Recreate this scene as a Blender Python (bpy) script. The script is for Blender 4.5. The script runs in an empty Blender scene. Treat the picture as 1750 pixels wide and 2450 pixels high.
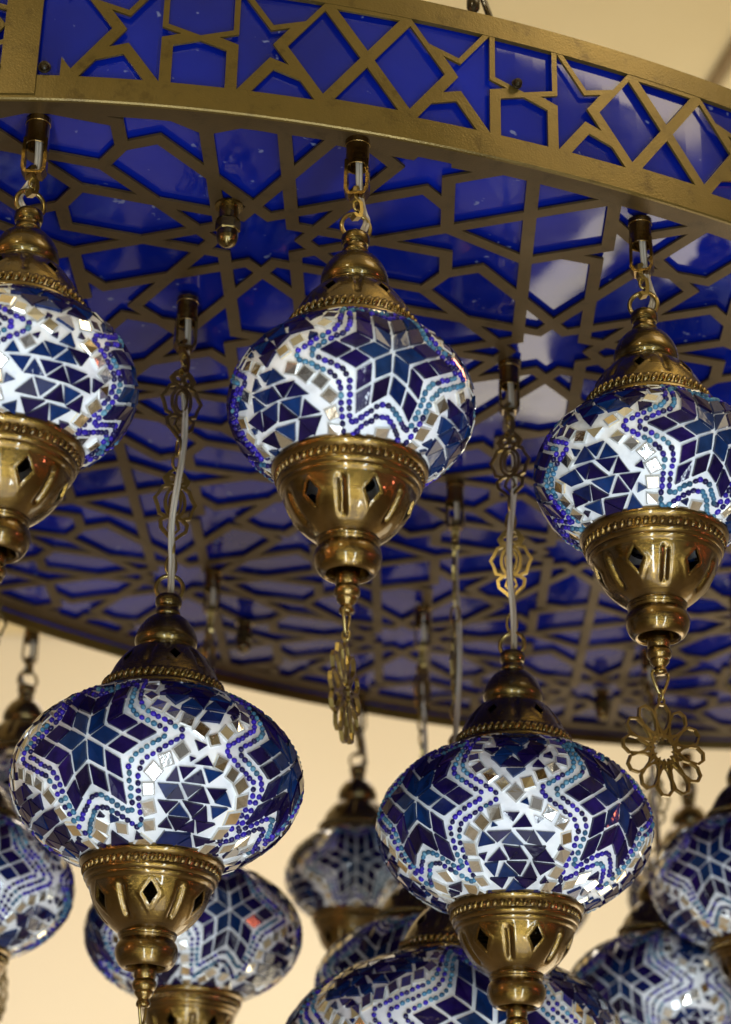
import bpy, bmesh, math, random
import numpy as np
from mathutils import Vector, Matrix

sc = bpy.context.scene
K = 0.07                     # metres per pattern unit
ZC = 9.501                   # camera below the plate, in units
def W3(x, y, z): return Vector((x * K, y * K, 1.6 + (z + ZC) * K))

# ------------------------------------------------------------------ camera
cd = bpy.data.cameras.new('camera'); cam = bpy.data.objects.new('camera', cd)
sc.collection.objects.link(cam); sc.camera = cam
R = [[0.9997939942479933, -0.008546854719172223, 0.018409789245203045],
     [0.020297021102699937, 0.42100237146631475, -0.9068324178998323],
     [0.0, 0.9070192690864449, 0.421089118246781]]
xr = Vector(R[0]); yd = Vector(R[1]); fw = Vector(R[2])
M = Matrix((xr, -yd, -fw)).transposed().to_4x4(); M.translation = Vector((0, 0, 1.6))
cam.matrix_world = M
cd.sensor_fit = 'VERTICAL'; cd.sensor_height = 36; cd.lens = 4906.59 / 2450 * 36
cd.clip_start = 0.05; cd.clip_end = 100
cd.dof.use_dof = True; cd.dof.focus_distance = 1.13; cd.dof.aperture_fstop = 8.0

# ------------------------------------------------------------------ world and light
w = bpy.data.worlds.new('World'); sc.world = w; w.use_nodes = True
nt = w.node_tree; nt.nodes.clear()
wo = nt.nodes.new('ShaderNodeOutputWorld'); bg = nt.nodes.new('ShaderNodeBackground')
tc = nt.nodes.new('ShaderNodeTexCoord'); nz = nt.nodes.new('ShaderNodeTexNoise'); rp = nt.nodes.new('ShaderNodeValToRGB')
nz.inputs['Scale'].default_value = 2.6; nz.inputs['Detail'].default_value = 3; nz.inputs['Roughness'].default_value = .55
rp.color_ramp.elements[0].position = .40; rp.color_ramp.elements[0].color = (.11, .105, .10, 1)
rp.color_ramp.elements[1].position = .60; rp.color_ramp.elements[1].color = (.38, .355, .32, 1)
nt.links.new(tc.outputs['Generated'], nz.inputs['Vector']); nt.links.new(nz.outputs['Fac'], rp.inputs['Fac'])
nt.links.new(rp.outputs['Color'], bg.inputs['Color']); bg.inputs['Strength'].default_value = 0.55
nt.links.new(bg.outputs[0], wo.inputs[0])

def lamp(name, loc, target, size, size_y, power, col, kind='AREA'):
    l = bpy.data.lights.new(name, kind); o = bpy.data.objects.new(name, l); sc.collection.objects.link(o)
    if kind == 'AREA': l.shape = 'RECTANGLE'; l.size = size; l.size_y = size_y
    l.energy = power; l.color = col; o.location = loc
    d = (Vector(target) - Vector(loc)).normalized(); o.rotation_euler = d.to_track_quat('-Z', 'Y').to_euler()
    return o
T0 = (0, 1.15, 2.0)
lamp('window_light', (-.20, -.60, .95), T0, .09, 1.6, 21, (.80, .92, 1.0))
lamp('window_light', (.72, -.50, .95), T0, .08, 1.6, 19, (.80, .92, 1.0))
lamp('floor_bounce', (.2, .2, .55), T0, 1.2, 1.0, 8, (.78, .88, 1.0))
lamp('shop_lamp', (-1.7, .2, 2.1), T0, .14, .22, 3.5, (1.0, .45, .15))
lamp('shop_lamp', (2.2, .5, 2.0), (0, 1.2, 2), .10, .10, 3, (1.0, .22, .10))
lamp('overhead_light', (-.75, -.7, 3.0), (-.1, 1.0, 2.3), .16, .16, 7, (1.0, .84, .52))
lamp('overhead_light', (.9, .5, 3.35), (.3, 1.6, 2.3), .6, .6, 7, (1.0, .82, .50))
lamp('background_fill', (-.6, 3.3, 1.9), (0, 5.2, 3.1), 2.5, .3, 31, (1.0, .93, .83))  # added fill, no such fixture in the room; lifts the far wall
lamp('background_fill', (1.2, 3.0, 1.0), (1.4, 2.6, 3.4), 1.6, 1.6, 26, (1.0, .89, .64))  # second added fill, aimed up to brighten the ceiling
lamp('overhead_light', (.2, 3.3, 3.5), (.2, 3.6, 0), 1.6, 1.2, 13, (1.0, .92, .84))  # added lamp brightening floor and lower wall, which the blue panel reflects
vs = sc.view_settings; vs.view_transform = 'Standard'; vs.look = 'None'; vs.exposure = 0; vs.gamma = 1

# ------------------------------------------------------------------ materials
def mat(name): 
    m = bpy.data.materials.new(name); m.use_nodes = True
    return m, m.node_tree, m.node_tree.nodes['Principled BSDF']
def noise(t, scale, detail=3, coord='Object', mapping=None, rough=.5):
    c = t.nodes.new('ShaderNodeTexCoord'); n = t.nodes.new('ShaderNodeTexNoise')
    n.inputs['Scale'].default_value = scale; n.inputs['Detail'].default_value = detail; n.inputs['Roughness'].default_value = rough
    if mapping:
        mp = t.nodes.new('ShaderNodeMapping'); mp.inputs['Scale'].default_value = mapping
        t.links.new(c.outputs[coord], mp.inputs[0]); t.links.new(mp.outputs[0], n.inputs['Vector'])
    else: t.links.new(c.outputs[coord], n.inputs['Vector'])
    return n.outputs['Fac']
def ramp(t, fac, stops, interp='LINEAR'):
    r = t.nodes.new('ShaderNodeValToRGB'); e = r.color_ramp; e.interpolation = interp
    while len(e.elements) < len(stops): e.elements.new(.5)
    for el, (p, c) in zip(e.elements, stops): el.position = p; el.color = (*c, 1)
    t.links.new(fac, r.inputs[0]); return r.outputs['Color']
def bump(t, b, fac, strength, dist=.001):
    n = t.nodes.new('ShaderNodeBump'); n.inputs['Strength'].default_value = strength; n.inputs['Distance'].default_value = dist
    t.links.new(fac, n.inputs['Height']); t.links.new(n.outputs[0], b.inputs['Normal'])
def island(t):
    g = t.nodes.new('ShaderNodeNewGeometry'); return g.outputs['Random Per Island']
def math_(t, op, a, b_):
    n = t.nodes.new('ShaderNodeMath'); n.operation = op
    for i, v in enumerate((a, b_)):
        if isinstance(v, (int, float)): n.inputs[i].default_value = v
        else: t.links.new(v, n.inputs[i])
    return n.outputs[0]

def brass(name, c0, c1, rough=.24, brush=True, metallic=1.0):
    m, t, b = mat(name)
    f = noise(t, 22, 5)
    t.links.new(ramp(t, f, [(.3, c0), (.7, c1)]), b.inputs['Base Color'])
    b.inputs['Metallic'].default_value = metallic; b.inputs['Coat Weight'].default_value = .65; b.inputs['Coat Roughness'].default_value = .07
    f2 = noise(t, 55, 4)
    t.links.new(ramp(t, f2, [(.25, (rough * .75,) * 3), (.8, (rough * 1.5,) * 3)]), b.inputs['Roughness'])
    if brush:
        f3 = noise(t, 1, 4, mapping=(40, 40, 2600), rough=.7)
        bump(t, b, f3, .42, .0005)
    else: bump(t, b, noise(t, 420, 2), .25, .0004)
    return m
M_BRASS = brass('antique_brass', (.105, .060, .013), (.235, .140, .028), .20)
M_CAPB = brass('aged_cap_brass', (.085, .055, .014), (.21, .14, .034), .22)
M_ROPE = brass('bright_brass', (.30, .22, .045), (.46, .35, .085), .20, False)
M_CHAIN = brass('dull_chain_brass', (.22, .155, .045), (.38, .28, .09), .30, False)
M_DARK = brass('blackened_brass', (.02, .015, .008), (.05, .035, .015), .4, False)

def powder(name, c0, c1, rough):
    m, t, b = mat(name)
    base = ramp(t, noise(t, 6, 5), [(.3, c0), (.7, c1)])
    mx = t.nodes.new('ShaderNodeMix'); mx.data_type = 'RGBA'; mx.blend_type = 'MULTIPLY'; mx.inputs['Factor'].default_value = .85
    t.links.new(base, mx.inputs['A']); t.links.new(ramp(t, noise(t, 75, 6, rough=.65), [(.30, (.55, .5, .45)), (.44, (1, 1, 1)), (.72, (1.15, 1.12, 1.05))]), mx.inputs['B'])
    t.links.new(mx.outputs['Result'], b.inputs['Base Color'])
    b.inputs['Metallic'].default_value = .55
    t.links.new(ramp(t, noise(t, 14, 4), [(.3, (rough * .75,) * 3), (.75, (rough * 1.35,) * 3)]), b.inputs['Roughness'])
    bump(t, b, noise(t, 900, 2), .22, .0004)
    return m
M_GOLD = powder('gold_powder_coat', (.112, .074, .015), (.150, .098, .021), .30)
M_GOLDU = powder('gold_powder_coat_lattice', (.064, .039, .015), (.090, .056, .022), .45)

m, t, b = mat('blue_acrylic'); M_BLUE = m
mx = t.nodes.new('ShaderNodeMix'); mx.data_type = 'RGBA'
t.links.new(ramp(t, noise(t, 9, 4), [(.3, (.0015, .006, .12)), (.7, (.003, .013, .25))]), mx.inputs['A']); mx.inputs['B'].default_value = (.16, .18, .30, 1)
t.links.new(ramp(t, noise(t, 120, 2), [(.71, (0, 0, 0)), (.76, (.8, .8, .8))]), mx.inputs['Factor'])
t.links.new(mx.outputs['Result'], b.inputs['Base Color'])
t.links.new(ramp(t, noise(t, 30, 6), [(.4, (.02,) * 3), (.75, (.12,) * 3)]), b.inputs['Roughness']); b.inputs['IOR'].default_value = 1.48
bump(t, b, noise(t, 7, 2), .12, .004)

m, t, b = mat('white_grout'); M_GROUT = m
t.links.new(ramp(t, noise(t, 60, 5), [(.28, (.48, .49, .50)), (.45, (.72, .73, .75)), (.7, (.82, .82, .81))]), b.inputs['Base Color'])
b.inputs['Roughness'].default_value = .45
bump(t, b, noise(t, 350, 4), .4, .0006)

def tileglass(name, stops, rough=.07):
    m, t, b = mat(name)
    isl = island(t)
    base = ramp(t, isl, stops, 'LINEAR')
    n = noise(t, 130, 4)
    mx = t.nodes.new('ShaderNodeMix'); mx.data_type = 'RGBA'; mx.blend_type = 'MULTIPLY'; mx.inputs['Factor'].default_value = .8
    t.links.new(base, mx.inputs['A']); t.links.new(ramp(t, n, [(.3, (.45, .5, .55)), (.7, (1.5, 1.5, 1.5))]), mx.inputs['B'])
    t.links.new(mx.outputs['Result'], b.inputs['Base Color'])
    b.inputs['Roughness'].default_value = rough; b.inputs['Specular IOR Level'].default_value = .32
    bump(t, b, noise(t, 95, 3), .22, .0010)
    return m
M_TDARK = tileglass('dark_violet_glass', [(0, (.004, .002, .022)), (.35, (.008, .004, .05)), (.6, (.006, .003, .02)), (.85, (.011, .004, .075)), (1, (.014, .005, .035))])
M_TBLUE = tileglass('ocean_blue_glass', [(0, (.002, .008, .050)), (.4, (.003, .018, .075)), (.7, (.006, .009, .060)), (1, (.007, .022, .070))])
M_TTRI = tileglass('mixed_blue_glass', [(0, (.004, .002, .026)), (.5, (.008, .003, .045)), (.58, (.004, .010, .06)), (.8, (.003, .024, .10)), (1, (.006, .012, .07))])
M_BEAD1 = tileglass('cobalt_bead_glass', [(0, (.014, .008, .16)), (.4, (.035, .015, .36)), (.7, (.012, .008, .08)), (1, (.008, .006, .05))], .12)
M_BEAD2 = tileglass('aqua_bead_glass', [(0, (.025, .09, .17)), (.5, (.06, .19, .30)), (.8, (.03, .08, .14)), (1, (.12, .28, .38))], .12)
m, t, b = mat('mirror_tile'); M_MIRR = m
t.links.new(ramp(t, island(t), [(0, (.93, .95, .97)), (.7, (.93, .93, .90)), (.85, (.80, .72, .56)), (1, (.98, .80, .52))]), b.inputs['Base Color'])
b.inputs['Metallic'].default_value = 1; b.inputs['Roughness'].default_value = .13
bump(t, b, noise(t, 160, 3), .22, .0010)
m, t, b = mat('clear_cable'); M_CABLE = m
t.links.new(ramp(t, noise(t, 1, 2, mapping=(300, 300, 12)), [(.35, (.26, .20, .13)), (.65, (.50, .45, .37))]), b.inputs['Base Color'])
b.inputs['Roughness'].default_value = .18
m, t, b = mat('cream_wall_paint'); M_WALL = m
t.links.new(ramp(t, noise(t, .8, 3), [(.3, (.80, .69, .51)), (.7, (.85, .76, .58))]), b.inputs['Base Color'])
b.inputs['Roughness'].default_value = .8; bump(t, b, noise(t, 18, 4), .2, .004)
m, t, b = mat('cream_ceiling_paint'); M_CEIL = m
t.links.new(ramp(t, noise(t, 1.6, 5), [(.3, (.66, .53, .28)), (.7, (.80, .68, .42))]), b.inputs['Base Color'])
b.inputs['Roughness'].default_value = .7; bump(t, b, noise(t, 8, 4), .3, .01)
m, t, b = mat('warm_floor_tiles'); M_FLOOR = m
t.links.new(ramp(t, noise(t, 1.3, 4), [(.34, (.26, .24, .23)), (.50, (.62, .59, .55))]), b.inputs['Base Color'])
b.inputs['Roughness'].default_value = .5
m, t, b = mat('dark_moulding'); M_BEAM = m
t.links.new(ramp(t, noise(t, 20, 4), [(.3, (.22, .15, .07)), (.7, (.30, .21, .10))]), b.inputs['Base Color']); b.inputs['Roughness'].default_value = .6

# ------------------------------------------------------------------ helpers
def mesh_obj(name, V, F, mats, parent=None, mi=None, smooth=False, scale=K):
    me = bpy.data.meshes.new(name)
    me.from_pydata([tuple(c * scale for c in v) for v in V], [], F)
    if not isinstance(mats, (list, tuple)): mats = [mats]
    for m_ in mats: me.materials.append(m_)
    if mi is not None: me.polygons.foreach_set('material_index', mi)
    if isinstance(smooth, bool): me.polygons.foreach_set('use_smooth', [smooth] * len(F))
    else: me.polygons.foreach_set('use_smooth', smooth)
    me.update()
    o = bpy.data.objects.new(name, me); sc.collection.objects.link(o); o.parent = parent
    return o
def empty(name, loc, label, cat, rz=0, group=None):
    o = bpy.data.objects.new(name, None); sc.collection.objects.link(o); o.location = loc; o.rotation_euler = (0, 0, rz)
    o.empty_display_size = .02; o['label'] = label; o['category'] = cat
    if group: o['group'] = group
    return o
class MB:
    def __init__(s): s.V = []; s.F = []; s.mi = []; s.sm = []
    def add(s, V, F, mi=0, sm=False):
        o = len(s.V); s.V += [tuple(v) for v in V]; s.F += [tuple(i + o for i in f) for f in F]
        s.mi += [mi] * len(F); s.sm += [sm] * len(F)
    def build(s, name, mats, parent=None): return mesh_obj(name, s.V, s.F, mats, parent, s.mi, s.sm)
def lathe(prof, n=64, rfun=None):
    V = []; F = []
    for i, (r, z) in enumerate(prof):
        for j in range(n):
            a = 2 * math.pi * j / n; rr = r if rfun is None else rfun(r, z, a)
            V.append((rr * math.sin(a), -rr * math.cos(a), z))
    for i in range(len(prof) - 1):
        for j in range(n):
            k = (j + 1) % n
            F.append((i * n + j, i * n + k, (i + 1) * n + k, (i + 1) * n + j))
    return V, F
def tube(pts, r, n=8, closed=False):
    pts = [Vector(p) for p in pts]; V = []; F = []; N = len(pts)
    up = None
    for i, p in enumerate(pts):
        a = pts[(i - 1) % N] if (i > 0 or closed) else p; c = pts[(i + 1) % N] if (i < N - 1 or closed) else p
        tg = (c - a).normalized()
        if up is None: up = tg.orthogonal().normalized()
        up = (up - tg * up.dot(tg)).normalized(); sd = tg.cross(up)
        for j in range(n):
            th = 2 * math.pi * j / n; V.append(p + r * (math.cos(th) * up + math.sin(th) * sd))
    for i in range(N if closed else N - 1):
        i2 = (i + 1) % N
        for j in range(n): F.append((i * n + j, i * n + (j + 1) % n, i2 * n + (j + 1) % n, i2 * n + j))
    if not closed: F.append(tuple(range(n - 1, -1, -1))); F.append(tuple((N - 1) * n + j for j in range(n)))
    return V, F
def ribbon(pts, w_, th, closed):
    """flat bar following a 2D path in the x-z plane"""
    P = [Vector((x, z)) for x, z in pts]; N = len(P); L = []; Rr = []
    for i in range(N):
        a = P[(i - 1) % N] if (i > 0 or closed) else None; c = P[(i + 1) % N] if (i < N - 1 or closed) else None
        d1 = (P[i] - a).normalized() if a is not None else (c - P[i]).normalized()
        d2 = (c - P[i]).normalized() if c is not None else d1
        n1 = Vector((-d1.y, d1.x)); n2 = Vector((-d2.y, d2.x)); m_ = (n1 + n2)
        m_ = m_.normalized() if m_.length > 1e-6 else n1
        k = min(1 / max(m_.dot(n1), .35), 2.2)
        L.append(P[i] + m_ * w_ / 2 * k); Rr.append(P[i] - m_ * w_ / 2 * k)
    V = []
    for l, r_ in zip(L, Rr): V += [(l.x, -th / 2, l.y), (r_.x, -th / 2, r_.y), (r_.x, th / 2, r_.y), (l.x, th / 2, l.y)]
    F = []
    for i in range(N if closed else N - 1):
        a = 4 * i; b_ = 4 * ((i + 1) % N)
        for q in range(4): F.append((a + q, a + (q + 1) % 4, b_ + (q + 1) % 4, b_ + q))
    if not closed: F.append((3, 2, 1, 0)); e = 4 * (N - 1); F.append((e, e + 1, e + 2, e + 3))
    return V, F
def ell(cx, cz, rx, rz, n=20, a0=0): return [(cx + rx * math.cos(a0 + 2 * math.pi * k / n), cz + rz * math.sin(a0 + 2 * math.pi * k / n)) for k in range(n)]
def box(x0, x1, y0, y1, z0, z1):
    V = [(x, y, z) for x in (x0, x1) for y in (y0, y1) for z in (z0, z1)]
    return V, [(0, 1, 3, 2), (4, 6, 7, 5), (0, 4, 5, 1), (2, 3, 7, 6), (0, 2, 6, 4), (1, 5, 7, 3)]

# ------------------------------------------------------------------ room surfaces in view
def struct(o, lab=None):
    o['kind'] = 'structure'; return o
struct(mesh_obj('wall', *box(-9, 9, 5.2, 5.4, -.1, 6), M_WALL, scale=1))
cm = MB(); cm.add(*box(-9, 9, -3, 5.19, 3.62, 3.75)); struct(cm.build('ceiling', M_CEIL)); bpy.data.objects['ceiling'].data.transform(Matrix.Scale(1 / K, 4))
struct(mesh_obj('floor', *box(-9, 9, -3, 5.19, -.2, 0), M_FLOOR, scale=1))

# ------------------------------------------------------------------ girih pattern
c36 = lambda k: math.radians(36 * k)
def P_(r, deg): return (r * math.cos(math.radians(deg)), r * math.sin(math.radians(deg)))
d_ = math.cos(math.radians(72)); r1 = d_ / math.cos(math.radians(36)); r2 = d_ / math.cos(math.radians(54))
t18 = math.tan(math.radians(18)); s18 = math.sin(math.radians(18)); c18 = math.cos(math.radians(18))
PX, PY = 3.2361, 3.4026
TIP = 1.61803 / c18
def rotp(pts, deg):
    a = math.radians(deg); return [(x * math.cos(a) - y * math.sin(a), x * math.sin(a) + y * math.cos(a)) for x, y in pts]
def cell_faces():
    F = []
    F.append([q for k in range(10) for q in (P_(r1, 36 * k), P_(r2, 18 + 36 * k))])
    for k in range(10):
        F.append([P_(1, 36 * k), P_(r2, 36 * k + 18), P_(r1, 36 * k), P_(r2, 36 * k - 18)])
        F.append(rotp([(r2, 0), (c18, s18), (TIP - s18 * t18, s18), (TIP, 0), (TIP - s18 * t18, -s18), (c18, -s18)], 36 * k + 18))
    hx = PX / 2; hy = PY / 2; sh = .2009
    F.append([(1, 0), (hx, sh), (PX - 1, 0), (hx, -sh)])
    bow = [P_(1, 36), (1.427, .789), (hx, .526), (PX - 1.427, .789), (PX - .809, .588), (PX - 1.191, 1.114), (1.191, 1.114)]
    tri = [(1.191, 1.114), (PX - 1.191, 1.114), (hx, hy)]
    rh = [(hx, hy), (1.191, 1.114), (.764, hy), (1.191, PY - 1.114)]
    star = [(.309, .951), (.691, 1.477), (1.0, 1.376), (.764, hy), (1.0, PY - 1.376), (.691, PY - 1.477), (.309, PY - .951), (.309, PY - 1.601), (0, hy), (.309, 1.601)]
    fy = lambda f: [(x, PY - y) for x, y in f]; fx = lambda f: [(PX - x, y) for x, y in f]
    F += [bow, fy(bow), tri, fy(tri), rh, fx(rh), star, fx(star)]
    return F
def orient(f):
    a = sum(f[i][0] * f[(i + 1) % len(f)][1] - f[(i + 1) % len(f)][0] * f[i][1] for i in range(len(f)))
    return f if a > 0 else f[::-1]
def inset(f, h):
    f = orient(f); n = len(f); out = []
    for i in range(n):
        a = Vector(f[i - 1]); b_ = Vector(f[i]); c = Vector(f[(i + 1) % n])
        d1 = (b_ - a).normalized(); d2 = (c - b_).normalized(); n1 = Vector((-d1.y, d1.x)); n2 = Vector((-d2.y, d2.x))
        m_ = n1 + n2; m_ /= m_.dot(n1)
        out.append(tuple(b_ + m_ * h))
    return out
CELL = [(orient(f), inset(f, .056)) for f in cell_faces()]
def lattice_bm(i0, i1, j0, j1, ox, oy, keep, depth, skip=None):
    """strap sheet at height 0 with hole walls rising to `depth` (no overlapping faces)"""
    bm = bmesh.new()
    for i in range(i0, i1):
        for j in range(j0, j1):
            for out, inn in CELL:
                cx = sum(p[0] for p in out) / len(out) + i * PX + ox; cy = sum(p[1] for p in out) / len(out) + j * PY + oy
                if not keep(cx, cy): continue
                n = len(out)
                A = [bm.verts.new((x + i * PX + ox, y + j * PY + oy, 0)) for x, y in out]
                B = [bm.verts.new((x + i * PX + ox, y + j * PY + oy, 0)) for x, y in inn]
                Cc = [bm.verts.new((x + i * PX + ox, y + j * PY + oy, depth)) for x, y in inn]
                for k in range(n):
                    l = (k + 1) % n
                    bm.faces.new((A[k], A[l], B[l], B[k])); bm.faces.new((B[k], B[l], Cc[l], Cc[k]))
    return bm
def clip(bm, co, no):
    g = bm.verts[:] + bm.edges[:] + bm.faces[:]
    bmesh.ops.bisect_plane(bm, geom=g, dist=1e-6, plane_co=co, plane_no=no, clear_outer=True)
def bm_obj(name, bm, mats, parent, fn=None):
    if fn:
        for v in bm.verts: v.co = fn(v.co)
    bmesh.ops.scale(bm, vec=(K, K, K), verts=bm.verts)
    me = bpy.data.meshes.new(name); bm.to_mesh(me); bm.free()
    me.materials.append(mats); o = bpy.data.objects.new(name, me); sc.collection.objects.link(o); o.parent = parent
    return o

# ------------------------------------------------------------------ chandelier frame
ANG = math.radians(34.5736); CTR = (1.0961, 20.5443)
frame = empty('chandelier_frame', W3(*CTR, 0), 'oval antique gold ceiling frame with pierced star lattice over glossy blue panels', 'chandelier frame', ANG)
EA, EB, EX0, EY0 = 10.0, 6.1, .05, -.2
# lattice plate
def inside(x, y, g=0): return ((x - EX0) / (EA + g)) ** 2 + ((y - EY0) / (EB + g)) ** 2 < 1
bm = lattice_bm(-5, 5, -3, 3, -PX / 2 * 3 + PX, 0, lambda x, y: inside(x, y, 1.3), .022)
BW = .36
for k in range(96):
    a = 2 * math.pi * k / 96; ca, sa = math.cos(a), math.sin(a)
    a_, b_ = EA - BW, EB - BW
    co = (EX0 + a_ * ca, EY0 + b_ * sa, 0); no = Vector((ca / a_, sa / b_, 0)).normalized()
    clip(bm, co, no)
for f in bm.faces: f.normal_update()
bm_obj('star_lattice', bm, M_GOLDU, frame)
NR = 160
mb = MB(); V = []; F = []
for k in range(NR):
    a = 2 * math.pi * k / NR; ca, sa = math.cos(a), math.sin(a)
    for g, z in ((-.012, 0), (-BW - .03, 0), (-BW - .03, .026), (-.012, .026)):
        z2 = z - .004
        V.append((EX0 + (EA + g) * ca, EY0 + (EB + g) * sa, z2))
for k in range(NR):
    l = (k + 1) % NR
    for q in range(4): F.append((4 * k + q, 4 * l + q, 4 * l + (q + 1) % 4, 4 * k + (q + 1) % 4))
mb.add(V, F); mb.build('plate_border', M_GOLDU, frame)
V = []; F = []
for z in (.050, .09):
    V += [(EX0 + (EA - .1) * math.cos(2 * math.pi * k / NR), EY0 + (EB - .1) * math.sin(2 * math.pi * k / NR), z) for k in range(NR)]
F = [tuple(range(NR)), tuple(range(2 * NR - 1, NR - 1, -1))] + [(k, (k + 1) % NR, NR + (k + 1) % NR, NR + k) for k in range(NR)]
mesh_obj('blue_panel', V, F, M_BLUE, frame)
# band on the rim, laid out by arc length
tt = np.linspace(0, 2 * np.pi, 20001); ex, ey = EA * np.cos(tt), EB * np.sin(tt)
SS = np.r_[0, np.cumsum(np.hypot(np.diff(ex), np.diff(ey)))]; PER = SS[-1]
def band_pt(s, z, off):
    th = float(np.interp(s % PER, SS, tt)); n = Vector((math.cos(th) / EA, math.sin(th) / EB)).normalized()
    return Vector((EX0 + EA * math.cos(th) + n.x * off, EY0 + EB * math.sin(th) + n.y * off, z))
BS = .8195; ZM = .555; Z0, Z1, ZB, ZT = .08, 1.03, -.145, 1.235
S0 = 30.52; SP = 34.535
n0 = int((S0 - SP) / (PX * BS)) - 1; n1 = int((S0 + PER - SP) / (PX * BS)) + 1
bm = lattice_bm(n0, n1, 0, 1, 0, 0, lambda x, y: abs(y - PY / 2) < 1.0, .022 / BS)
bmesh.ops.translate(bm, vec=(0, -PY / 2, 0), verts=bm.verts)
bmesh.ops.scale(bm, vec=(BS, BS, BS), verts=bm.verts)
bmesh.ops.translate(bm, vec=(SP, 0, 0), verts=bm.verts)
hw = (Z1 - Z0) / 2
clip(bm, (0, hw, 0), (0, 1, 0)); clip(bm, (0, -hw, 0), (0, -1, 0))
clip(bm, (S0 + .31, 0, 0), (-1, 0, 0)); clip(bm, (S0 + PER, 0, 0), (1, 0, 0))
s = S0 + .3
while s < S0 + PER:
    bmesh.ops.bisect_plane(bm, geom=bm.verts[:] + bm.edges[:] + bm.faces[:], dist=1e-6, plane_co=(s, 0, 0), plane_no=(1, 0, 0)); s += .3
bm_obj('band_lattice', bm, M_GOLD, frame, lambda c: band_pt(c.x, ZM + c.y, -c.z))
def hoop(name, sect, m_, n=NR * 2):
    V = []; F = []; q = len(sect)
    for k in range(n):
        for off, z in sect: V.append(band_pt(PER * k / n, z, off))
    for k in range(n):
        l = (k + 1) % n
        for i in range(q): F.append((q * k + i, q * l + i, q * l + (i + 1) % q, q * k + (i + 1) % q))
    return mesh_obj(name, V, F, m_, frame)
hoop('lower_rim', [(.004, Z0), (.004, ZB + .012), (-.006, ZB), (-.030, ZB), (-.040, ZB + .012), (-.040, Z0)], M_GOLD)
hoop('upper_rim', [(.004, ZT), (.004, Z1), (-.040, Z1), (-.040, ZT)], M_GOLD)
hoop('band_panel', [(-.058, Z1 + .1), (-.058, Z0 - .1), (-.075, Z0 - .1), (-.075, Z1 + .1)], M_BLUE)
# stile plate with screws
st = MB(); sa, sb = 30.375, 30.655; V = []; F = []
for i in range(6):
    s_ = sa + (sb - sa) * i / 5
    for off, z in ((.022, ZT - .05), (.022, ZB + .04), (-.003, ZB + .04), (-.003, ZT - .05)): V.append(band_pt(s_, z, off))
for i in range(5):
    for q in range(4): F.append((4 * i + q, 4 * i + 4 + q, 4 * i + 4 + (q + 1) % 4, 4 * i + (q + 1) % 4))
F += [(3, 2, 1, 0), (20, 21, 22, 23)]
st.add(V, F); st.build('joint_plate', M_GOLD, frame)
def screw(name, s_, z, r=.04):
    o = band_pt(s_, z, .0); e = band_pt(s_, z, 1) - o; u = Vector((-e.y, e.x, 0)); up = Vector((0, 0, 1)); mb = MB()
    rings = [(1.25, .01), (1.25, .02), (1, .024), (1, .045), (.8, .058), (.45, .066)]; V = []; n = 16
    for r_, h in rings:
        V += [o + e * (h + .01) + (u * math.cos(2 * math.pi * k / n) + up * math.sin(2 * math.pi * k / n)) * r * r_ for k in range(n)]
    F = [(i * n + k, i * n + (k + 1) % n, (i + 1) * n + (k + 1) % n, (i + 1) * n + k) for i in range(len(rings) - 1) for k in range(n)]
    F.append(tuple((len(rings) - 1) * n + k for k in range(n)))
    mb.add(V, F)
    for dx, dy in ((1, .18), (.18, 1)):
        V = [o + e * h + u * r * .55 * a * dx + up * r * .55 * b_ * dy for h in (.07, .0785) for a, b_ in ((-1, -1), (1, -1), (1, 1), (-1, 1))]
        mb.add(V, [(0, 1, 2, 3), (4, 5, 6, 7), (0, 1, 5, 4), (1, 2, 6, 5), (2, 3, 7, 6), (3, 0, 4, 7)])
    mb.build(name, M_DARK if name == 'screw' else M_GOLD, frame)
screw('screw', 30.715, .135); screw('screw', 30.33, .14); screw('screw', 34.46, .60, .036)
# acorn nuts under the plate
def nut(x, y):
    V, F = lathe([(.0, .0), (.12, .0), (.12, -.02), (.085, -.025), (.085, -.15), (.10, -.155)], 20)
    mb = MB(); mb.add(V, F, 0, False)
    V, F = lathe([(.10, -.155), (.105, -.16), (.105, -.25), (.09, -.262)], 6); mb.add(V, F)
    V, F = lathe([(.088, -.262), (.092, -.28), (.088, -.33), (.07, -.375), (.035, -.40), (0, -.408)], 20); mb.add(V, F, 0, True)
    mb.V = [(a + x, b_ + y, c) for a, b_, c in mb.V]
    mb.build('acorn_nut', M_CAPB, frame)
for x, y in ((-5.34, -3.72), (-.26, 4.16), (4.89, 3.33)): nut(x, y)
# suspension hardware rising above the oval
mb = MB(); V, F = tube([(-3.37, -5.12, 1.2), (-3.60, -4.80, 2.6), (-6.0, -2.0, 14.5), (-6.7, -1.1, 18.7)], .030, 8); mb.add(V, F, 0, True)
mb.build('suspension_rod', M_DARK, frame)
V, F = lathe([(0, .2), (.03, .2), (.03, 1.98), (.045, 2.0), (.058, 2.03), (.06, 2.10), (.05, 2.16), (.03, 2.2), (0, 2.2)], 16)
mesh_obj('bolt_knob', [(a - 3.71, b_ - 4.95, c) for a, b_, c in V], F, M_DARK, frame, smooth=True)

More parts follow.
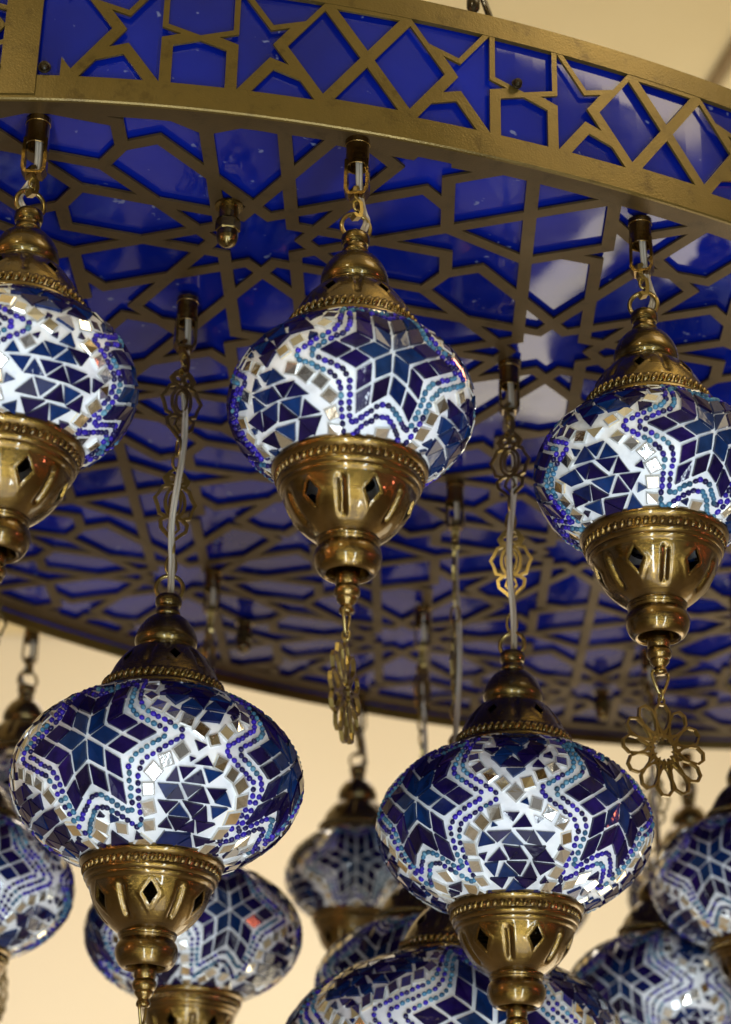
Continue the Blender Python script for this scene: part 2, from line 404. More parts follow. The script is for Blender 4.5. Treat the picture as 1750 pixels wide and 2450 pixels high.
# lamp holders (collar and stirrup) fixed under the plate
def toel(X, Y):
    dx, dy = X - CTR[0], Y - CTR[1]; return dx * math.cos(ANG) + dy * math.sin(ANG), -dx * math.sin(ANG) + dy * math.cos(ANG)
holder0 = None
def holder(X, Y, rz):
    global holder0
    x, y = toel(X, Y)
    if holder0 is None:
        mb = MB()
        V, F = lathe([(0, -.004), (.10, -.004), (.10, -.05), (.094, -.055), (.094, -.25), (.088, -.255), (.078, -.25), (.072, -.18), (0, -.18)], 24); mb.add(V, F, 0, False)
        V, F = ribbon([(-.082, -.20), (-.085, -.47), (-.058, -.515), (.058, -.515), (.085, -.47), (.082, -.20)], .026, .12, False); mb.add(V, F)
        holder0 = mb.build('lamp_holder', M_BRASS, frame); o = holder0
    else:
        o = holder0.copy(); sc.collection.objects.link(o); o.parent = frame
    o.location = (x * K, y * K, 0); o.rotation_euler = (0, 0, rz - ANG)

# ------------------------------------------------------------------ mosaic globes
def globe_mesh(name, D, bq, nstar, klon, rows, seed):
    rnd = random.Random(seed); a = D / 2; b_ = a * bq
    def S(lon, lat, off=0.):
        lo, la = math.radians(lon), math.radians(lat)
        p = Vector((a * math.cos(la) * math.sin(lo), -a * math.cos(la) * math.cos(lo), b_ * math.sin(la)))
        n = Vector((p.x / a / a, p.y / a / a, p.z / b_ / b_)).normalized()
        return p + n * off, n
    mb = MB()
    V = []; F = []; n = 72; m_ = 40
    for i in range(m_ + 1):
        la = -78 + 156 * i / m_
        V += [S(360 * j / n, la, -.014)[0] for j in range(n)]
    F = [(i * n + j, i * n + (j + 1) % n, (i + 1) * n + (j + 1) % n, (i + 1) * n + j) for i in range(m_) for j in range(n)]
    mb.add(V, F, 0, True)
    sx = math.radians(klon) * a; KLAT = 46.; sy = .60
    centers = [(360 / nstar * k, rnd.uniform(-2, 2)) for k in range(nstar)]; TW = {c: math.radians(rnd.uniform(-5, 5)) for c in centers}
    def todeg(c, x, y):
        ca, sa_ = math.cos(TW[c]), math.sin(TW[c]); x, y = x * ca - y * sa_, x * sa_ + y * ca
        return c[0] + x / sx * klon, c[1] + y / sy * KLAT
    def tile(pts, mi, off=.014, shrink=0, bev=.0):
        """pts: list of (lon, lat)"""
        c = (sum(p[0] for p in pts) / len(pts), sum(p[1] for p in pts) / len(pts))
        q = [(c[0] + (p[0] - c[0]) * (1 - shrink), c[1] + (p[1] - c[1]) * (1 - shrink)) for p in pts]
        o1 = off + rnd.uniform(-.002, .003); tl = [rnd.uniform(-.003, .003) * (2.6 if bev else 1) for _ in q]
        top = [S(*p, o1 + e)[0] for p, e in zip(q, tl)]; bot = [S(*p, -.035)[0] for p in q]
        N = len(q)
        if bev:
            cc = sum(top, Vector()) / N; nn = S(*c)[1]
            mid = [v - nn * .010 for v in top]; top = [v + (cc - v) * bev for v in top]
            V = top + mid + bot; F = [tuple(range(N))]
            F += [(k, N + k, N + (k + 1) % N, (k + 1) % N) for k in range(N)]
            F += [(N + k, 2 * N + k, 2 * N + (k + 1) % N, N + (k + 1) % N) for k in range(N)]
        else:
            V = top + bot; F = [tuple(range(N))] + [(k, N + k, N + (k + 1) % N, (k + 1) % N) for k in range(N)]
        mb.add(V, F, mi, False)
        if bev: mb.mi[-2 * N:-N] = [7] * N
    def jit(p, j=.008): return (p[0] + rnd.uniform(-j, j), p[1] + rnd.uniform(-j, j))
    L = 1 / math.sqrt(3)
    outline = [(math.cos(math.radians(30 * k)) * (1 if k % 2 == 0 else L) * sx, math.sin(math.radians(30 * k)) * (1 if k % 2 == 0 else L) * sy) for k in range(12)]
    def offs(poly, h):
        out = inset(poly, -h); res = []
        # soften the corners
        for _ in range(1 if h < .2 else 2):
            res = []
            for i in range(len(out)):
                p, q = out[i], out[(i + 1) % len(out)]
                res += [(p[0] * .87 + q[0] * .13, p[1] * .87 + q[1] * .13), (p[0] * .13 + q[0] * .87, p[1] * .13 + q[1] * .87)]
            out = res
        return out
    def sample(poly, step):
        pts = [Vector(p) for p in poly] + [Vector(poly[0])]; L_ = [0]
        for i in range(len(pts) - 1): L_.append(L_[-1] + (pts[i + 1] - pts[i]).length)
        n_ = max(3, int(L_[-1] / step)); out = []; j = 0
        for k in range(n_):
            d = L_[-1] * k / n_
            while L_[j + 1] < d: j += 1
            f = (d - L_[j]) / max(L_[j + 1] - L_[j], 1e-9); out.append((pts[j].lerp(pts[j + 1], f), (pts[j + 1] - pts[j]).normalized()))
        return out
    # bead prototype
    bv = []; bn, bm_ = 8, 5
    for i in range(bm_):
        ph = -math.pi / 2 + math.pi * (i + .5) / bm_
        bv += [(math.cos(ph) * math.cos(2 * math.pi * j / bn), math.cos(ph) * math.sin(2 * math.pi * j / bn), math.sin(ph)) for j in range(bn)]
    bf = [(i * bn + j, i * bn + (j + 1) % bn, (i + 1) * bn + (j + 1) % bn, (i + 1) * bn + j) for i in range(bm_ - 1) for j in range(bn)]
    bf += [tuple(range(bn - 1, -1, -1)), tuple((bm_ - 1) * bn + j for j in range(bn))]
    def bead(c, pos, tg, mi):
        lon, lat = todeg(c, *pos); 
        if abs(lat) > 72: return
        p, n_ = S(lon, lat, -.006); p2, _ = S(*todeg(c, pos[0] + tg[0] * .01, pos[1] + tg[1] * .01), -.006)
        ax = (p2 - p).normalized(); sd = n_.cross(ax); l_ = rnd.uniform(.021, .0265); w_ = rnd.uniform(.020, .025)
        mb.add([p + ax * v[2] * l_ + sd * v[0] * w_ + n_ * v[1] * .024 for v in bv], bf, mi, True)
    rowd = [.040 + .070 * r for r in range(rows)]; mir_d = rowd[-1] + .088
    clear = offs(outline, mir_d - .055)
    def inpoly(p, poly):
        c = False; j = len(poly) - 1
        for i in range(len(poly)):
            if (poly[i][1] > p[1]) != (poly[j][1] > p[1]) and p[0] < (poly[j][0] - poly[i][0]) * (p[1] - poly[i][1]) / (poly[j][1] - poly[i][1]) + poly[i][0]: c = not c
            j = i
        return c
    def tometric(lon, lat, c):
        dl = (lon - c[0] + 180) % 360 - 180; x, y = dl / klon * sx, (lat - c[1]) / KLAT * sy; ca, sa_ = math.cos(TW[c]), math.sin(TW[c]); return (x * ca + y * sa_, -x * sa_ + y * ca)
    latmax = math.degrees(math.acos(min(.45 / a, 1))) + 2
    mirrors = []
    for ci, c in enumerate(centers):
        for k in range(6):
            e1 = P_(L, 60 * k - 30); e2 = P_(L, 60 * k + 30)
            for i in range(2):
                for j in range(2):
                    q = [(e1[0] * u / 2 + e2[0] * v / 2, e1[1] * u / 2 + e2[1] * v / 2) for u, v in ((i, j), (i + 1, j), (i + 1, j + 1), (i, j + 1))]
                    q = [jit(p, .012) for p in q]
                    pts = [todeg(c, x * sx, y * sy) for x, y in q]
                    tile(pts, 2 if i + j == 0 else (1 if rnd.random() < .94 else 2), shrink=.19)
        for r in range(rows):
            path = offs(outline, rowd[r]); col = 0
            for pos, tg in sample(path, .0515):
                if rnd.random() < .42: col = rnd.choice((0, 0, 1))
                lon, lat = todeg(c, *pos)
                if any(inpoly(tometric(lon, lat, o), offs(outline, rowd[0] - .03)) for o in centers if o is not c): continue
                bead(c, pos + Vector((rnd.uniform(-.005, .005), rnd.uniform(-.005, .005))), tg, 4 + col)
        for pos, tg in sample(offs(outline, mir_d), .128):
            lon, lat = todeg(c, *pos)
            if abs(lat) > latmax - 4: continue
            if any(inpoly(tometric(lon, lat, o), offs(outline, mir_d - .03)) for o in centers if o is not c): continue
            p3 = S(lon, lat)[0]
            if any((p3 - m3).length < .118 for m3 in mirrors): continue
            mirrors.append(p3); an = math.atan2(tg[1], tg[0]) + rnd.uniform(-.35, .35); h = rnd.uniform(.047, .058)
            cl = 1 / max(.45, math.cos(math.radians(lat)))
            sq = [(pos[0] + (math.cos(an) * u - math.sin(an) * v) * h * cl, pos[1] + (math.sin(an) * u + math.cos(an) * v) * h) for u, v in ((-1, -1), (1, -1), (1, 1), (-1, 1))]
            tile([todeg(c, *p) for p in sq], 6, .012, 0, .22)
    # triangles in the rest
    placed = []
    side = .195
    lat = -latmax; step = math.degrees(.150 / ((a + b_) / 2))
    while lat < latmax:
        la1 = lat + step * rnd.uniform(.92, 1.08); mlat = (lat + la1) / 2
        nn = max(8, int(2 * math.pi * a * math.cos(math.radians(mlat)) / side)); ph = rnd.random()
        lo = [360 / nn * (k + ph + rnd.uniform(-.12, .12)) for k in range(nn)]; up_ = [360 / nn * (k + .5 + ph + rnd.uniform(-.12, .12)) for k in range(nn)]
        for k in range(nn):
            k2 = (k + 1) % nn
            A_ = (lo[k], lat); B_ = (lo[k2] + (360 if k2 == 0 else 0), lat); C_ = (up_[k], la1); D_ = (up_[k2] + (360 if k2 == 0 else 0), la1)
            for tri in ((A_, B_, C_), (B_, D_, C_)):
                tr = [(x + rnd.uniform(-1.1, 1.1), y + rnd.uniform(-1.0, 1.0)) for x, y in tri]
                cen = (sum(p[0] for p in tr) / 3, sum(p[1] for p in tr) / 3)
                chk = tr + [cen] + [((tr[i][0] + tr[(i + 1) % 3][0]) / 2, (tr[i][1] + tr[(i + 1) % 3][1]) / 2) for i in range(3)]
                def bad(sc_):
                    qs = [(cen[0] + (p[0] - cen[0]) * sc_, cen[1] + (p[1] - cen[1]) * sc_) for p in chk]
                    for q in qs:
                        for c in centers:
                            if inpoly(tometric(*q, c), offs_clear): return True
                        p3 = S(*q)[0]
                        if any((p3 - m3).length < .058 for m3 in mirrors): return True
                    return False
                for s_ in (.90, .76, .62):
                    if not bad(s_):
                        tq = [(cen[0] + (p[0] - cen[0]) * s_, cen[1] + (p[1] - cen[1]) * s_) for p in tr]
                        placed.append(tq); tile(tq, 3 if rnd.random() < .985 else 6, .012, .10); break
        lat = la1 + .3
    # chips thrown into the gaps that are left
    def sat(A, B):
        for poly in (A, B):
            for i in range(len(poly)):
                ex_, ey_ = poly[(i + 1) % len(poly)][0] - poly[i][0], poly[(i + 1) % len(poly)][1] - poly[i][1]
                nx, ny = -ey_, ex_; l = math.hypot(nx, ny) + 1e-9
                pa = [(p[0] * nx + p[1] * ny) / l for p in A]; pb = [(p[0] * nx + p[1] * ny) / l for p in B]
                if max(pa) + .013 < min(pb) or max(pb) + .013 < min(pa): return False
        return True
    for size, tries in ((.105, 700), (.085, 1600), (.066, 2600), (.050, 2600), (.036, 2200)):
        for _ in range(tries):
            lo_ = rnd.uniform(0, 360); la_ = rnd.uniform(-latmax, latmax); an = rnd.uniform(0, 6.28)
            mx_ = math.degrees(1 / (a * math.cos(math.radians(la_)))); my_ = math.degrees(1 / ((a + b_) / 2))
            q = [(lo_ + mx_ * size * math.cos(an + 2.094 * k + rnd.uniform(-.3, .3)), la_ + my_ * size * math.sin(an + 2.094 * k)) for k in range(3)]
            chk = q + [(lo_, la_)] + [((q[i][0] + q[(i + 1) % 3][0]) / 2, (q[i][1] + q[(i + 1) % 3][1]) / 2) for i in range(3)]
            if any(inpoly(tometric(*p, c), offs_clear) for p in chk for c in centers): continue
            if any((S(*p)[0] - m3).length < .056 for p in chk for m3 in mirrors): continue
            loc_ = lambda P: [(((p[0] - lo_ + 180) % 360 - 180) / mx_, (p[1] - la_) / my_) for p in P]
            Q = loc_(q); ok = True
            for t_ in placed:
                T = loc_(t_)
                if abs(T[0][0]) > .4 or abs(T[0][1]) > .4: continue
                if sat(Q, T): ok = False; break
            if ok: placed.append(q); tile(q, 3 if rnd.random() < .97 else 6, .012, .08)
    return mb
# clearance outline is per size; patched in below
def make_globe(name, D, bq, nstar, klon, rows, seed):
    global offs_clear
    sx = math.radians(klon) * D / 2; sy = .60; L = 1 / math.sqrt(3)
    o = [(math.cos(math.radians(30 * k)) * (1 if k % 2 == 0 else L) * sx, math.sin(math.radians(30 * k)) * (1 if k % 2 == 0 else L) * sy) for k in range(12)]
    offs_clear = inset(o, -(.040 + .070 * (rows - 1) + .030))
    return globe_mesh(name, D, bq, nstar, klon, rows, seed)
m, t, b = mat('clear_mirror_edge'); M_EDGE = m
t.links.new(ramp(t, noise(t, 140, 3), [(.3, (.45, .46, .44)), (.7, (.80, .81, .78))]), b.inputs['Base Color'])
b.inputs['Roughness'].default_value = .12; b.inputs['Metallic'].default_value = .35
GM = [M_GROUT, M_TDARK, M_TBLUE, M_TTRI, M_BEAD1, M_BEAD2, M_MIRR, M_EDGE]
KINDS = {'small': (1.83, .72, 3, 34, 2), 'medium': (2.35, .655, 4, 28, 2), 'medium3': (2.35, .655, 4, 27, 3), 'large': (3.32, .60, 4, 26, 3)}
GLOBE = {}
def globe_obj(kind, seed, parent):
    key = (kind, seed)
    if key not in GLOBE:
        mb = make_globe('mosaic_globe', *KINDS[kind], seed); o = mb.build('mosaic_globe', GM, parent); GLOBE[key] = o.data
        return o
    o = bpy.data.objects.new('mosaic_globe', GLOBE[key]); sc.collection.objects.link(o); o.parent = parent; return o

# ------------------------------------------------------------------ brass parts (shared meshes)
def resample(prof, dz=.012):
    out = [prof[0]]
    for p, q in zip(prof, prof[1:]):
        d = math.hypot(q[0] - p[0], q[1] - p[1]); n = max(1, int(d / dz))
        out += [(p[0] + (q[0] - p[0]) * k / n, p[1] + (q[1] - p[1]) * k / n) for k in range(1, n + 1)]
    return out
def smoothp(prof, it=1):
    for _ in range(it):
        o = [prof[0]]
        for p, q in zip(prof, prof[1:]): o += [(p[0] * .75 + q[0] * .25, p[1] * .75 + q[1] * .25), (p[0] * .25 + q[0] * .75, p[1] * .25 + q[1] * .75)]
        prof = o + [prof[-1]]
    return prof
def rope(mb, r, z, n, rr, hh, slant, mi):
    ph_n, th_n = 6, 8
    for k in range(n):
        a = 2 * math.pi * k / n; er = Vector((math.sin(a), -math.cos(a), 0)); et = Vector((math.cos(a), math.sin(a), 0)); ez = Vector((0, 0, 1))
        ax = (ez + et * slant).normalized(); sd = ax.cross(er); c = er * r + ez * z; V = []
        for i in range(ph_n):
            ph = -math.pi / 2 + math.pi * (i + .5) / ph_n
            for j in range(th_n):
                th = 2 * math.pi * j / th_n
                V.append(c + ax * math.sin(ph) * hh + (sd * math.cos(th) + er * math.sin(th) * 1.1) * math.cos(ph) * rr)
        F = [(i * th_n + j, i * th_n + (j + 1) % th_n, (i + 1) * th_n + (j + 1) % th_n, (i + 1) * th_n + j) for i in range(ph_n - 1) for j in range(th_n)]
        mb.add(V, F, mi, True)
def shell(prof, nang, zc, hz, wr, ngr, z0, z1, z2, z3, thick):
    """lathe with pressed grooves and diamond openings between them"""
    prof = resample(prof)
    def rf(r, z, a):
        k = a * 6 / (2 * math.pi)
        g = (k % 1.0) - .5                    # groove centred between the diamonds
        gd = g * 2 * math.pi / 6 * r
        env = max(0, min(1, (z - z0) / .05)) * max(0, min(1, (z1 - z) / .05)); env = env * env * (3 - 2 * env)
        r2_ = r - ngr * math.exp(-(gd / .030) ** 4) * env
        dk = (k + .5) % 1.0 - .5; dd = abs(dk * 2 * math.pi / 6 * r) / wr + abs(z - zc) / hz
        r2_ += .009 * math.exp(-((dd - 1.38) / .20) ** 2)
        return r2_
    return lathe(prof, nang, rf)
def cut_diamonds(o, r, zc, hz, wr, thick):
    sol = o.modifiers.new('s', 'SOLIDIFY'); sol.thickness = thick * K; sol.offset = -1
    V = []; F = []
    for k in range(6):
        a = 2 * math.pi * k / 6; er = Vector((math.sin(a), -math.cos(a), 0)); et = Vector((math.cos(a), math.sin(a), 0)); b0 = len(V)
        for rr in (r * .45, r * 1.8):
            V += [er * rr + et * wr + Vector((0, 0, zc)), er * rr + Vector((0, 0, zc + hz)), er * rr - et * wr + Vector((0, 0, zc)), er * rr + Vector((0, 0, zc - hz))]
        F += [tuple(b0 + i for i in f) for f in ((3, 2, 1, 0), (4, 5, 6, 7), (0, 1, 5, 4), (1, 2, 6, 5), (2, 3, 7, 6), (3, 0, 4, 7))]
    c = mesh_obj('cutter', V, F, M_DARK)
    bmc = bmesh.new(); bmc.from_mesh(c.data); bmesh.ops.recalc_face_normals(bmc, faces=bmc.faces); bmc.to_mesh(c.data); bmc.free()
    bo = o.modifiers.new('b', 'BOOLEAN'); bo.operation = 'DIFFERENCE'; bo.object = c; bo.solver = 'EXACT'
    bpy.context.view_layer.update(); dg = bpy.context.evaluated_depsgraph_get()
    me = bpy.data.meshes.new_from_object(o.evaluated_get(dg)); o.modifiers.clear(); o.data = me
    bpy.data.objects.remove(c)
BOWL = smoothp([(.525, -.01), (.545, 0), (.562, -.015), (.560, -.045), (.535, -.065), (.520, -.07), (.515, -.125), (.512, -.14), (.520, -.155), (.510, -.175), (.492, -.185),
        (.497, -.20), (.487, -.22), (.470, -.232), (.463, -.26), (.452, -.30), (.430, -.36), (.392, -.43), (.340, -.50), (.280, -.555), (.232, -.59), (.210, -.605), (.216, -.622),
        (.204, -.64), (.208, -.652), (.188, -.668), (.186, -.68), (.206, -.69), (.224, -.72), (.230, -.76), (.224, -.80), (.206, -.845), (.184, -.875), (.172, -.88), (.166, -.865), (.16, -.80)], 1)
FIN = smoothp([(.0, -.80), (.088, -.80), (.088, -.97), (.078, -.985), (.088, -.998), (.096, -1.02), (.095, -1.05), (.078, -1.075), (.070, -1.08), (.078, -1.092), (.066, -1.115), (.048, -1.135), (.042, -1.15), (.056, -1.17), (.056, -1.20), (.04, -1.212), (0, -1.214)], 1)
CAP = smoothp([(.44, .0), (.466, .0), (.474, .012), (.468, .03), (.452, .042), (.446, .05), (.438, .10), (.428, .112), (.424, .12), (.408, .16), (.372, .225), (.325, .285), (.275, .335), (.238, .358),
        (.216, .362), (.206, .372), (.212, .384), (.206, .396), (.224, .412), (.232, .44), (.226, .475), (.200, .53), (.160, .58), (.115, .612), (.082, .625), (.076, .64), (.086, .655), (.072, .675), (.070, .71), (.088, .72), (.09, .765), (.074, .78), (0, .782)], 1)
PROTO = {}
def proto(name, fn):
    if name not in PROTO: PROTO[name] = fn()
    return PROTO[name]
def bowl_data():
    V, F = shell(BOWL, 192, -.375, .088, .060, .030, -.55, -.26, 0, 0, .02)
    o = mesh_obj('p', V, F, M_BRASS, smooth=True); cut_diamonds(o, .43, -.375, .088, .060, .018)
    return o
def shade_auto(me, ang=38):
    bmx = bmesh.new(); bmx.from_mesh(me)
    for f in bmx.faces: f.smooth = True
    for e in bmx.edges:
        if len(e.link_faces) == 2 and e.calc_face_angle(0) > math.radians(ang): e.smooth = False
    bmx.to_mesh(me); bmx.free()
def merge(o, mb, mats, name):
    """add the extra geometry of mb to o's mesh"""
    e = mb.build('x', mats); bm1 = bmesh.new(); bm1.from_mesh(o.data); n0 = len(bm1.faces)
    bm1.from_mesh(e.data); bm1.to_mesh(o.data); bm1.free(); o.data.materials.clear()
    for m_ in mats: o.data.materials.append(m_)
    bpy.data.objects.remove(e); me = o.data; me.name = name; bpy.data.objects.remove(o); return me
def mk_bowl():
    o = bowl_data(); shade_auto(o.data)
    mb = MB(); rope(mb, .532, -.100, 54, .023, .041, .35, 1)
    return merge(o, mb, [M_BRASS, M_ROPE], 'bottom_bowl')
def mk_cap():
    V, F = shell(CAP, 192, .245, .048, .042, .024, .13, .35, 0, 0, .02)
    F = [f[::-1] for f in F]
    o = mesh_obj('p', V, F, M_CAPB, smooth=True); cut_diamonds(o, .36, .245, .048, .042, .016); shade_auto(o.data)
    mb = MB(); rope(mb, .458, .082, 50, .023, .041, .60, 1)
    return merge(o, mb, [M_CAPB, M_ROPE], 'top_cap')
def mk_finial():
    V, F = lathe(FIN, 40); o = mesh_obj('p', V, F, M_BRASS, smooth=True); shade_auto(o.data, 50); me = o.data; me.name = 'finial'; bpy.data.objects.remove(o); return me
def mk(mb, m_, name):
    o = mb.build('p', m_); me = o.data; me.name = name; bpy.data.objects.remove(o); return me
def mk_ring():
    mb = MB(); V, F = tube([(.115 * math.sin(a), 0, .115 * math.cos(a)) for a in [2 * math.pi * k / 32 for k in range(32)]], .019, 8, True); mb.add(V, F, 0, True)
    V, F = tube([(-.10, 0, -.095), (.10, 0, -.095)], .016, 8); mb.add(V, F, 0, True)
    return mk(mb, M_CHAIN, 'hanging_ring')
def mk_hook():   # flat S shaped link, from z=0 down to -.34
    mb = MB()
    V, F = ribbon([(0, .03), (-.03, .015), (-.035, -.02), (-.022, -.09), (.022, -.13), (.030, -.20), (.022, -.27), (-.01, -.285), (-.03, -.26)], .032, .075, False); mb.add(V, F)
    V, F = tube([(.026 * math.sin(a), .026 * math.cos(a) * .0, -.15 + .055 * math.cos(a)) for a in [2 * math.pi * k / 16 for k in range(16)]], .013, 6, True); mb.add(V, F, 0, True)
    return mk(mb, M_CHAIN, 'hook_link')
def mk_orn():    # pierced ornament, top at z=0, bottom at -.70
    mb = MB(); u = .70 / 570; w_ = .026
    st_ = [([(0, 0)] + [(-60, -50), (-92, -95), (-70, -140), (0, -160)], False), ([(0, 0)] + [(60, -50), (92, -95), (70, -140), (0, -160)], False),
           (ell(-36, -92, 30, 30, 14), True), (ell(36, -92, 30, 30, 14), True), (ell(0, -272, 72, 112, 26), True),
           ([(-62, -150), (-100, -165), (-122, -215), (-152, -262), (-128, -315), (-112, -372), (-70, -385)], False), ([(62, -150), (100, -165), (122, -215), (152, -262), (128, -315), (112, -372), (70, -385)], False),
           (ell(0, -272, 42, 84, 22), True),
           ([(0, -385), (-60, -392), (-100, -425), (-92, -478), (-40, -525), (0, -570)], False), ([(0, -385), (60, -392), (100, -425), (92, -478), (40, -525), (0, -570)], False),
           ([(0, -385), (-30, -430), (-40, -470), (0, -520), (40, -470), (30, -430)], True)]
    for i, (p, c) in enumerate(st_):
        V, F = ribbon([(x * u, z * u) for x, z in p], w_ * (.72 if i in (7, 10) else 1), .022 + .0008 * i, c); mb.add(V, F)
    return mk(mb, M_CHAIN, 'ornament_link')
def mk_link():   # small oval chain link, .20 tall
    mb = MB(); V, F = tube([(.045 * math.sin(a), 0, -.10 + .10 * math.cos(a)) for a in [2 * math.pi * k / 20 for k in range(20)]], .014, 7, True); mb.add(V, F, 0, True)
    return mk(mb, M_CHAIN, 'chain_link')
def mk_loop():   # wire loop under the finial
    mb = MB(); V, F = tube([(-.068, 0, .0), (-.075, 0, -.035), (-.055, 0, -.09), (-.02, 0, -.165), (0, 0, -.175), (.02, 0, -.165), (.055, 0, -.09), (.075, 0, -.035), (.068, 0, 0)], .0125, 7); mb.add(V, F, 0, True)
    V, F = tube([(-.068, 0, 0), (.068, 0, 0)], .0115, 6); mb.add(V, F, 0, True)
    return mk(mb, M_CHAIN, 'wire_loop')
def mk_medal():
    mb = MB(); z0 = -.50
    for k in range(12):
        a = math.pi / 2 + 2 * math.pi * k / 12
        pts = [(.10, 0), (.255, .068), (.335, .074), (.392, .030), (.392, -.030), (.335, -.074), (.255, -.068)]
        pts = [(x * math.cos(a) - y * math.sin(a), x * math.sin(a) + y * math.cos(a) + z0) for x, y in pts]
        V, F = ribbon(pts, .019, .030 + .0006 * k, True); mb.add(V, F)
        b1 = a + math.radians(15); b2 = b1 + math.radians(120)
        V, F = ribbon([(.215 * math.cos(b1), .215 * math.sin(b1) + z0), (.215 * math.cos(b2), .215 * math.sin(b2) + z0)], .013, .0205 + .0005 * k, False); mb.add(V, F)
    V, F = ribbon(ell(0, -.075, .028, .030, 12), .016, .022, True); mb.add(V, F)
    V, F = tube([(0, .03 * math.sin(a), -.02 + .045 * math.cos(a)) for a in [2 * math.pi * k / 14 for k in range(14)]], .011, 6, True); mb.add(V, F, 0, True)
    return mk(mb, M_CHAIN, 'pierced_medallion')
def inst(name, fn, parent, z, rz=0, x=0, y=0, s=1):
    me = proto(name, fn); o = bpy.data.objects.new(name, me); sc.collection.objects.link(o); o.parent = parent
    o.location = (x * K, y * K, z * K); o.rotation_euler = (0, 0, rz); o.scale = (s, s, s); return o

GROUP = 'mosaic lanterns hanging from the oval frame'
def lantern(X, Y, Z, kind, star, label, seed, orient_=0., medal=0., chain='auto', diamond=0., lean=0.):
    rnd = random.Random(seed * 7 + 1)
    face = math.atan2(-X, Y)
    root = empty('mosaic_lantern', W3(X, Y, Z), label, 'lantern', face, GROUP)
    D, bq = KINDS[kind][:2]; a = D / 2; b_ = a * bq
    s = 1.0 if kind != 'large' else 1.08
    cz = 1.22 if kind == 'small' else 1.19
    zc = b_ * math.sqrt(1 - (.49 * s / a) ** 2) - .012; zb = -b_ * math.sqrt(1 - (.535 * s / a) ** 2) + .03
    g = globe_obj(kind, seed if seed < 7 else {'small': 3, 'medium': 5, 'medium3': 6, 'large': 9}[kind], root); g.rotation_euler = (0, 0, math.radians(star))
    inst('top_cap', mk_cap, root, zc, math.radians(diamond) + .2).scale = (s * 1.06, s * 1.06, s * cz)
    inst('bottom_bowl', mk_bowl, root, zb, math.radians(diamond)).scale = (s, s, s * .95)
    inst('finial', mk_finial, root, zb + .0).scale = (s, s, s * .95)
    zl = zb - 1.185 * s * .95
    inst('wire_loop', mk_loop, root, zl, medal, s=s)
    inst('pierced_medallion', mk_medal, root, zl - .165 * s, medal, s=.90)
    zr = zc + .78 * s * cz + .085
    inst('hanging_ring', mk_ring, root, zr, rnd.uniform(-.25, .25) + orient_)
    top = zr + .115; hz = -Z - .475         # height of the stirrup's bottom bar above the globe centre
    holder(X, Y, face + rnd.uniform(-.15, .15))
    gap = hz - top
    hk = inst('hook_link', mk_hook, root, hz + .0, math.radians(25) + orient_)
    pts = [(0, 0, -Z - .12), (.01, 0, hz + .02)]
    if gap < .6:
        sc_ = (gap + .03) / .285; hk.scale = (1, 1, sc_)
        sd = -.10 if X < -2 else .07
        pts += [(sd * .6, .03, hz - .15), (sd, .03, hz - .28 * sc_), (sd * .8, 0, top - .12), (0, 0, zr - .12)]
    else:
        z = hz - .25; n = 0
        no = max(1, int((gap - .30) / .90)); no = min(no, 2) if kind == 'medium' and Y < 18 else no
        sp = (gap - .25 - no * .70) / (no + 0.0)
        for q in range(no):
            rz = orient_ + rnd.uniform(-.3, .3)
            inst('ornament_link', mk_orn, root, z + .01, rz); z -= .69
            m_ = max(1, round(sp / .19)); st_ = sp / m_
            for k in range(m_):
                l = inst('chain_link', mk_link, root, z + .01, rz + (math.pi / 2 if k % 2 == 0 else 0)); l.scale = (1, 1, (st_ + .03) / .2); z -= st_
        L_ = hz - zr; amp = .032
        for k in range(1, 12):
            f = k / 12; pts.append((amp * math.sin(f * 7.5 + seed) * min(1, 4 * f, 4 * (1 - f)), .055 * math.cos(f * 4.2 + .2), hz - L_ * f))
        pts.append((0, 0, zr - .13))
    # smooth the cable
    P = [Vector(p) for p in pts]; out = []
    for i in range(len(P) - 1):
        p0 = P[max(i - 1, 0)]; p1 = P[i]; p2 = P[i + 1]; p3 = P[min(i + 2, len(P) - 1)]
        for k in range(6):
            u = k / 6; out.append(.5 * ((2 * p1) + (p2 - p0) * u + (2 * p0 - 5 * p1 + 4 * p2 - p3) * u * u + (3 * p1 - p0 - 3 * p2 + p3) * u ** 3))
    out.append(P[-1])
    mb = MB(); V, F = tube(out, .0165, 8); mb.add(V, F, 0, True); V, F = tube([p + Vector((.027, .009, 0)) for p in out], .0155, 8); mb.add(V, F, 0, True)
    mb.build('cable', M_CABLE, root)
    return root

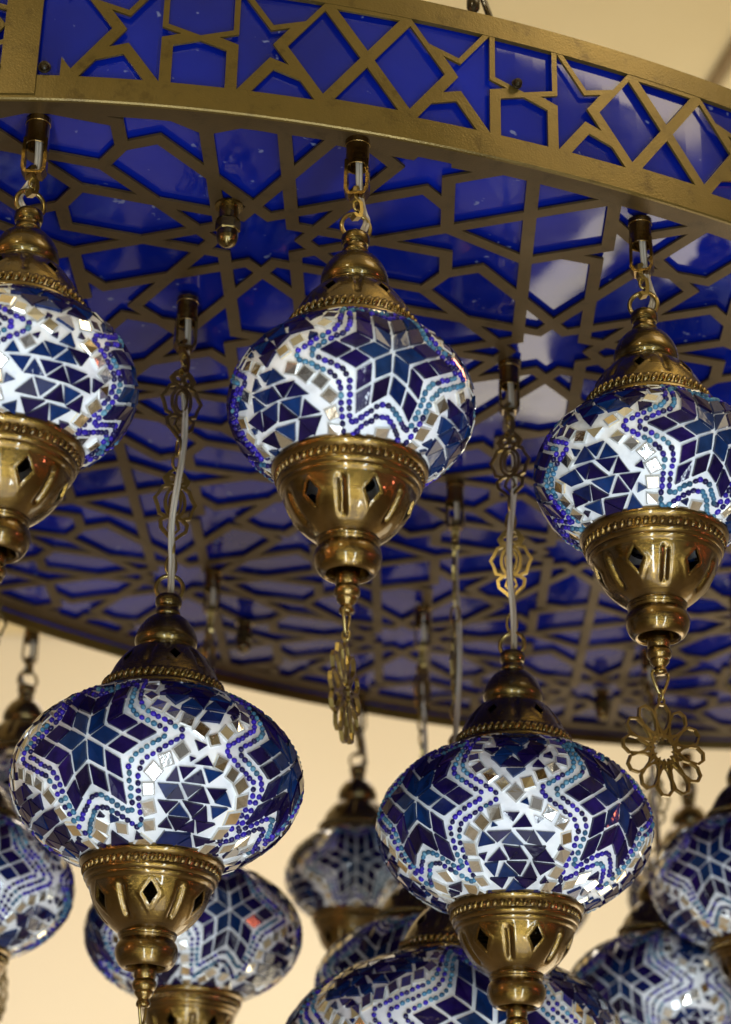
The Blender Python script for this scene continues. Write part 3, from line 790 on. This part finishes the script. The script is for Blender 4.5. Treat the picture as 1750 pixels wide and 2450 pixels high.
lantern(-2.62, 13.30, -2.36, 'small', 81, 'small mosaic lantern on a short hook cut by the left edge under the near rim', 2, .1, 1.45, diamond=20)
lantern(-.12, 13.50, -2.38, 'small', 18, 'small mosaic lantern under the middle of the near rim, medallion seen edge on', 3, .05, 1.28, diamond=22)
lantern(2.25, 14.55, -2.40, 'small', 32, 'small mosaic lantern under the right of the rim, its flower medallion facing forward', 4, -.1, .60, diamond=-19)
lantern(-1.64, 15.98, -4.53, 'medium', -28, 'wide flattened mosaic lantern on a long ornamental chain, lower left, in sharp focus', 5, .1, 1.2, diamond=0)
lantern(1.33, 17.05, -4.56, 'medium', -43, 'wide flattened mosaic lantern on a long chain in front of the largest bottom globe', 6, -.1, .9, diamond=22)
lantern(-4.18, 21.37, -4.05, 'medium3', 9, 'blurred wide mosaic lantern cut by the left edge beside the lower left lantern', 8, .4, 1.2)
lantern(-1.78, 22.2, -4.30, 'medium', 18, 'blurred wide mosaic lantern half hidden behind the lower left bowl and finial', 9, 1.2, .3, diamond=35)
lantern(.72, 23.2, -4.62, 'medium3', -25, 'blurred mosaic lantern squeezed between the small far lantern and the large bottom globe', 10, 1.3, .3)
lantern(.95, 19.7, -6.02, 'large', 12, 'largest mosaic globe lantern, at the bottom centre and cut by the lower edge', 11, 1.2, .3)
lantern(4.49, 22.75, -3.47, 'medium', -24, 'wide mosaic lantern cut by the right edge below the flower medallion', 12, .3, .3)
lantern(3.65, 24.5, -4.42, 'medium3', -24, 'blurred mosaic lantern at the bottom right corner, its brown cap under the right edge lantern', 13, .2, .3)
lantern(-4.15, 24.0, -2.34, 'small', 20, 'small far mosaic lantern at the left edge, cap against the cream wall', 14, .2, 1.3)
lantern(-.03, 26.4, -2.52, 'small', 0, 'small blurred far lantern against the cream wall with a whole star facing forward', 15, .2, .5, diamond=10)
lantern(2.30, 28.0, -2.38, 'small', 40, 'small blurred far lantern mostly hidden behind the wide lantern at lower centre', 16, .2, .5)
lantern(4.75, 28.6, -2.12, 'small', 30, 'small blurred far lantern whose thin cap shows left of the right edge lantern', 17, .2, .5)

# mouldings on the ceiling above the oval
def beam(name, p0, p1, w_, h, label):
    p0 = Vector(p0); p1 = Vector(p1); d = (p1 - p0).normalized(); s_ = Vector((-d.y, d.x, 0)) * w_ / 2; u = Vector((0, 0, h))
    V = [p0 - s_, p0 + s_, p1 + s_, p1 - s_]; V = V + [v - u for v in V]
    o = mesh_obj(name, V, [(3, 2, 1, 0), (4, 5, 6, 7), (0, 1, 5, 4), (1, 2, 6, 5), (2, 3, 7, 6), (3, 0, 4, 7)], M_BEAM, scale=1); o['kind'] = 'structure'; return o
beam('ceiling_moulding', (.45, 3.12, 3.619), (.70, 1.92, 3.619), .016, .02, '')
bpy.context.view_layer.update()
